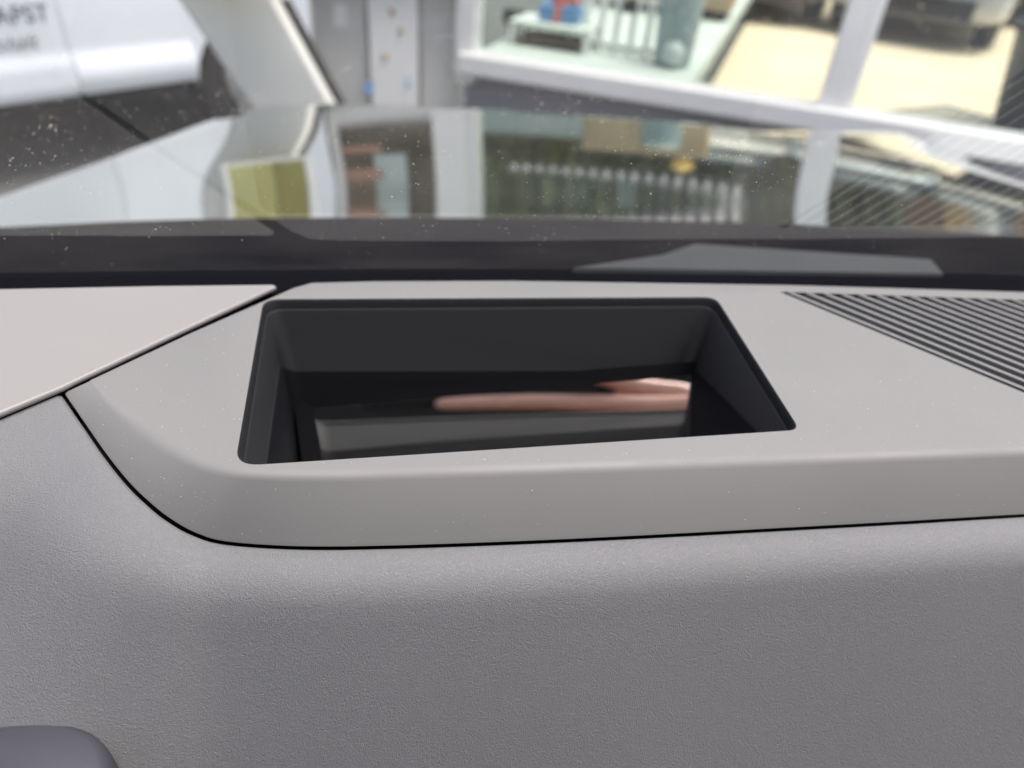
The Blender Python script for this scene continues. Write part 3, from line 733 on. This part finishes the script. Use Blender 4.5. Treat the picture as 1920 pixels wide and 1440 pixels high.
# bluish cylindrical cover
p = at(1258, 122, FZ)
cy = thing('display_plinth', 'tall rounded blue-grey plinth at the edge of the shop floor', 'plinth', p)
bm_ = mat('blue_grey_laminate', (0.30, 0.38, 0.40), 0.5, noise=0.06, nscale=5)
b = bmesh.new(); grid(b, [[Vector((r * math.cos(a * math.pi / 20), r * math.sin(a * math.pi / 20), z)) for a in range(40)] for r, z in ((.09, 0), (.10, .02), (.112, .2), (.112, .45), (.09, .5), (.001, .51))], close=True); obj('drum', b, bm_, cy, smooth=True)
b = bmesh.new(); p2 = (CAM - p); p2.z = 0; p2.normalize()
bmesh.ops.create_uvsphere(b, u_segments=24, v_segments=12, radius=0.06, matrix=Matrix.Translation(p2 * 0.09 + Vector((0, 0, .075))) @ Matrix.Diagonal((1, 1, 1.1, 1))); obj('badge', b, mat('pale_badge', (0.52, 0.58, 0.58), 0.45), cy, smooth=True)
# beige cabinet with a brass lamp, deeper in the room
cb0 = FM @ Vector((0.62, 2.6, FZ)); cb = thing('cabinet', 'beige wooden cabinet with two doors inside the showroom', 'cabinet', cb0); cb.rotation_euler = (0, 0, FA)
b = bmesh.new(); box(b, (-0.52, -0.25, 0.06), (0.52, 0.25, 0.72)); obj('carcass', b, mat('beige_wood', (0.40, 0.30, 0.20), 0.5, noise=.15, nscale=6), cb, bevel=.01)
for sx in (-1, 1):
    b = bmesh.new(); box(b, (sx * .255 - .245, -.275, .09), (sx * .255 + .245, -.253, .69)); d_ = obj('door', b, mat('beige_door', (0.44, 0.33, 0.22), 0.45, noise=.1, nscale=8), cb, bevel=.006)
    b = bmesh.new(); box(b, (sx * .05 - .01, -.30, .36), (sx * .05 + .01, -.277, .46)); obj('handle', b, M['rim'], d_)
b = bmesh.new(); box(b, (-.48, -.2, 0), (.48, .2, .058)); obj('base', b, M['rubber'], cb)
lp = thing('table_lamp', 'golden round lamp standing on the beige cabinet', 'lamp', FM @ Vector((0.95, 2.55, FZ + 0.722)))
b = bmesh.new(); grid(b, [[Vector((r * math.cos(a * math.pi / 12), r * math.sin(a * math.pi / 12), z)) for a in range(24)] for r, z in ((.001, 0), (.08, 0), (.08, .02), (.02, .04), (.02, .09))], close=True); obj('foot', b, brass, lp, smooth=True)
b = bmesh.new(); bmesh.ops.create_uvsphere(b, u_segments=24, v_segments=12, radius=.10, matrix=Matrix.Translation((0, 0, .18))); obj('lamp_shade', b, mat('gold_glass', (0.85, 0.55, 0.14), 0.3), lp, smooth=True)
# things on the yard seen through the right pane
MZ = GZ + 0.012
b = bmesh.new(); q = [at(u, v, MZ) for u, v in ((1595, 214), (1775, 196), (1880, 224), (1930, 300), (1600, 300))]
prism(b, [(p.x, p.y) for p in q], GZ + 0.0085, MZ); dm = tag(obj('floor_mat', b, mat('dark_edging', (0.05, 0.055, 0.06), 0.7)), 'grey mat with dark border lying on the beige yard', 'mat')
c_ = sum(q, Vector()) / 5
b = bmesh.new(); prism(b, [(lerp(p.x, c_.x, .14), lerp(p.y, c_.y, .14)) for p in q], MZ + 0.0005, MZ + 0.006); obj('mat_field', b, mat('mat_grey', (0.30, 0.28, 0.23), 0.9, noise=.15, nscale=30), dm)
p = at(1925, 262, GZ)
bn_ = thing('waste_bin', 'dark flared bin standing on the yard beside the grey mat', 'bin', p)
b = bmesh.new(); grid(b, [[Vector((r * math.cos(a * math.pi / 16), r * math.sin(a * math.pi / 16), z)) for a in range(32)] for r, z in ((.001, .01), (.20, .01), (.22, .04), (.32, .62), (.34, .64), (.31, .645), (.28, .5), (.001, .45))], close=True); obj('shell', b, mat('bin_navy', (0.02, 0.022, 0.03), 0.5), bn_, smooth=True)
b = bmesh.new(); grid(b, [[Vector((r * math.cos(a * math.pi / 16), r * math.sin(a * math.pi / 16), z)) for a in range(32)] for r, z in ((.335, .60), (.35, .605), (.352, .64), (.335, .645))], close=True); obj('rim', b, M['rubber'], bn_, smooth=True)

# ------------------------------------------------------------------ trees and a brown shed beyond the yard
def tree(loc, hgt, rad, col, label):
    t = thing('tree', label, 'tree', loc, 'trees beyond the yard')
    b = bmesh.new(); bmesh.ops.create_cone(b, cap_ends=True, segments=10, radius1=.16, radius2=.06, depth=hgt * .7, matrix=Matrix.Translation((0, 0, hgt * .35))); obj('trunk', b, mat('bark', (0.09, 0.065, 0.045), 0.9), t)
    V, F = [], []
    cl = [(Vector((random.gauss(0, rad * .45), random.gauss(0, rad * .45), hgt * random.uniform(.3, .95))), random.uniform(.35, .6) * rad) for _ in range(26)]
    for c, r in cl:
        for _ in range(110):
            p = c + Vector((random.gauss(0, 1), random.gauss(0, 1), random.gauss(0, .8))).normalized() * r * random.random() ** .4
            n = Vector((random.gauss(0, 1), random.gauss(0, 1), random.gauss(.5, 1))).normalized(); a = n.orthogonal().normalized() * .11; c2 = n.cross(a) * .6; k = len(V)
            V += [p - a, p - c2, p + a, p + c2]; F.append((k, k + 1, k + 2, k + 3))
    me = bpy.data.meshes.new('crown'); me.from_pydata(V, [], F); link('crown', me, mat('foliage', col, 0.6, noise=.4, nscale=3), t)
for k, (x, d, h_, c_, lb) in enumerate(((-3.2, 12, 5.2, (.09, .11, .035), 'bushy olive tree far left of the brown shed, behind the low wall'), (1.2, 13, 5.0, (.11, .12, .03), 'broad olive tree left of the brown shed'), (4.2, 15, 6.0, (.08, .12, .03), 'tall green tree behind the brown shed'), (10.5, 13.5, 5.2, (.13, .12, .035), 'yellowish tree right of the brown shed'), (14.5, 15, 6, (.07, .10, .03), 'dark green tree at the end of the yard'))):
    p = FM @ Vector((x, d, GZ)); tree(p, h_, 1.7, c_, lb)
hg = thing('hedge', 'long olive-green clipped hedge closing the back of the yard', 'hedge', FM @ Vector((1, 11, GZ)))
V, F = [], []
for _ in range(9000):
    p = FM @ Vector((random.uniform(-9, 4.4), 11 + random.gauss(0, .28), GZ + 3.4 * random.random() ** .8 + .1 * math.sin(random.random() * 9)))
    n = Vector((random.gauss(0, 1), random.gauss(-.5, 1), random.gauss(.5, 1))).normalized(); a = n.orthogonal().normalized() * .12; c2 = n.cross(a) * .6; k = len(V)
    V += [p - a, p - c2, p + a, p + c2]; F.append((k, k + 1, k + 2, k + 3))
me = bpy.data.meshes.new('foliage'); me.from_pydata(V, [], F); rel(link('foliage', me, mat('hedge_leaf', (.12, .13, .05), .6, noise=.4, nscale=2), hg), hg)
b = bmesh.new(); box(b, (-9, 10.95, GZ), (4.4, 11.05, GZ + 2.9), FM); rel(obj('branches', b, mat('hedge_core', (.05, .05, .03), .9, noise=.3), hg), hg)
so_ = FM @ Vector((7, 14, GZ)); shed = thing('shed', 'brown shed with dark roof at the back of the yard', 'shed', so_)
b = bmesh.new(); box(b, (4.6, 13, GZ), (9.2, 16, GZ + 2.6), FM); rel(obj('wall', b, mat('brown_boards', (0.20, 0.12, 0.07), 0.7, noise=.15), shed), shed)
b = bmesh.new(); box(b, (4.4, 12.8, GZ + 2.604), (9.4, 16.2, GZ + 2.8), FM); rel(obj('roof', b, M['rubber'], shed), shed)
b = bmesh.new(); box(b, (5.6, 12.94, GZ + 0.02), (6.6, 12.998, GZ + 2.0), FM); rel(obj('door', b, mat('tan_door', (0.45, 0.30, 0.14), 0.6), shed), shed)

# ------------------------------------------------------------------ photographer's phone and hand (mirrored in the well)
BK = ROT @ Vector((0, 0, 1)); pm = Matrix.Translation(CAM + BK * 0.014) @ ROT.to_4x4()
ph = thing('phone', 'flat black phone held above the dashboard, mirrored in the display well', 'phone', CAM + BK * 0.014)
b = bmesh.new(); box(b, (-0.045, -0.030, -0.004), (0.11, 0.040, 0.004), pm); rel(obj('case', b, M['phone'], ph, bevel=0.003), ph)
b = bmesh.new(); bmesh.ops.create_cone(b, cap_ends=True, segments=24, radius1=.007, radius2=.007, depth=.003, matrix=pm @ Matrix.Translation((0, 0, -0.0057))); rel(obj('lens', b, M['gloss'], ph), ph)
def hand():
    V, E2, Rr = [(0.185, -0.030, 0.150)], [], [(.026, .016)]
    def chain(root, pts):
        a = root
        for p, r in pts:
            V.append(p); Rr.append(r if isinstance(r, tuple) else (r, r)); E2.append((a, len(V) - 1)); a = len(V) - 1
        return a
    chain(0, [((.225, -.036, .148), (.024, .017)), ((.27, -.045, .142), (.027, .022)), ((.40, -.09, .09), (.038, .034)), ((.52, -.15, .03), (.042, .04))])
    k1 = chain(0, [((.150, -.028, .172), (.012, .012))]); chain(k1, [((.122, -.024, .178), .0095), ((.098, -.010, .182), .0088), ((.092, .004, .176), .008), ((.096, .010, .166), .007)])
    k2 = chain(0, [((.140, -.027, .155), (.012, .012))]); chain(k2, [((.108, -.022, .1555), .0095), ((.062, -.017, .154), .009), ((.028, -.015, .1515), .0083), ((-.002, -.015, .149), .0072)])
    k3 = chain(0, [((.143, -.029, .137), (.012, .012))]); chain(k3, [((.112, -.026, .133), .0092), ((.070, -.022, .131), .0085), ((.040, -.021, .130), .0078), ((.016, -.022, .129), .0068)])
    k4 = chain(0, [((.152, -.032, .120), (.011, .011))]); chain(k4, [((.126, -.031, .114), .0082), ((.096, -.029, .112), .0075), ((.074, -.029, .112), .007), ((.056, -.030, .112), .006)])
    k5 = chain(0, [((.178, -.052, .166), (.013, .012))]); chain(k5, [((.150, -.060, .184), .0105), ((.118, -.058, .196), .0095), ((.092, -.052, .204), .0085)])
    b = bmesh.new(); ly = b.verts.layers.skin.verify(); vv = [b.verts.new(p) for p in V]
    for a_, c_ in E2: b.edges.new((vv[a_], vv[c_]))
    for q, r in zip(vv, Rr): q[ly].radius = r
    vv[0][ly].use_root = True
    me = bpy.data.meshes.new('hand'); b.to_mesh(me); b.free(); o = link('hand', me, M['skin'])
    sm = o.modifiers.new('skin', 'SKIN')
    sm.use_smooth_shade = True; ss = o.modifiers.new('sub', 'SUBSURF'); ss.levels = 2; ss.render_levels = 2
    return o
tag(hand(), 'bare hand holding the black phone, fingers mirrored in the display well', 'hand')
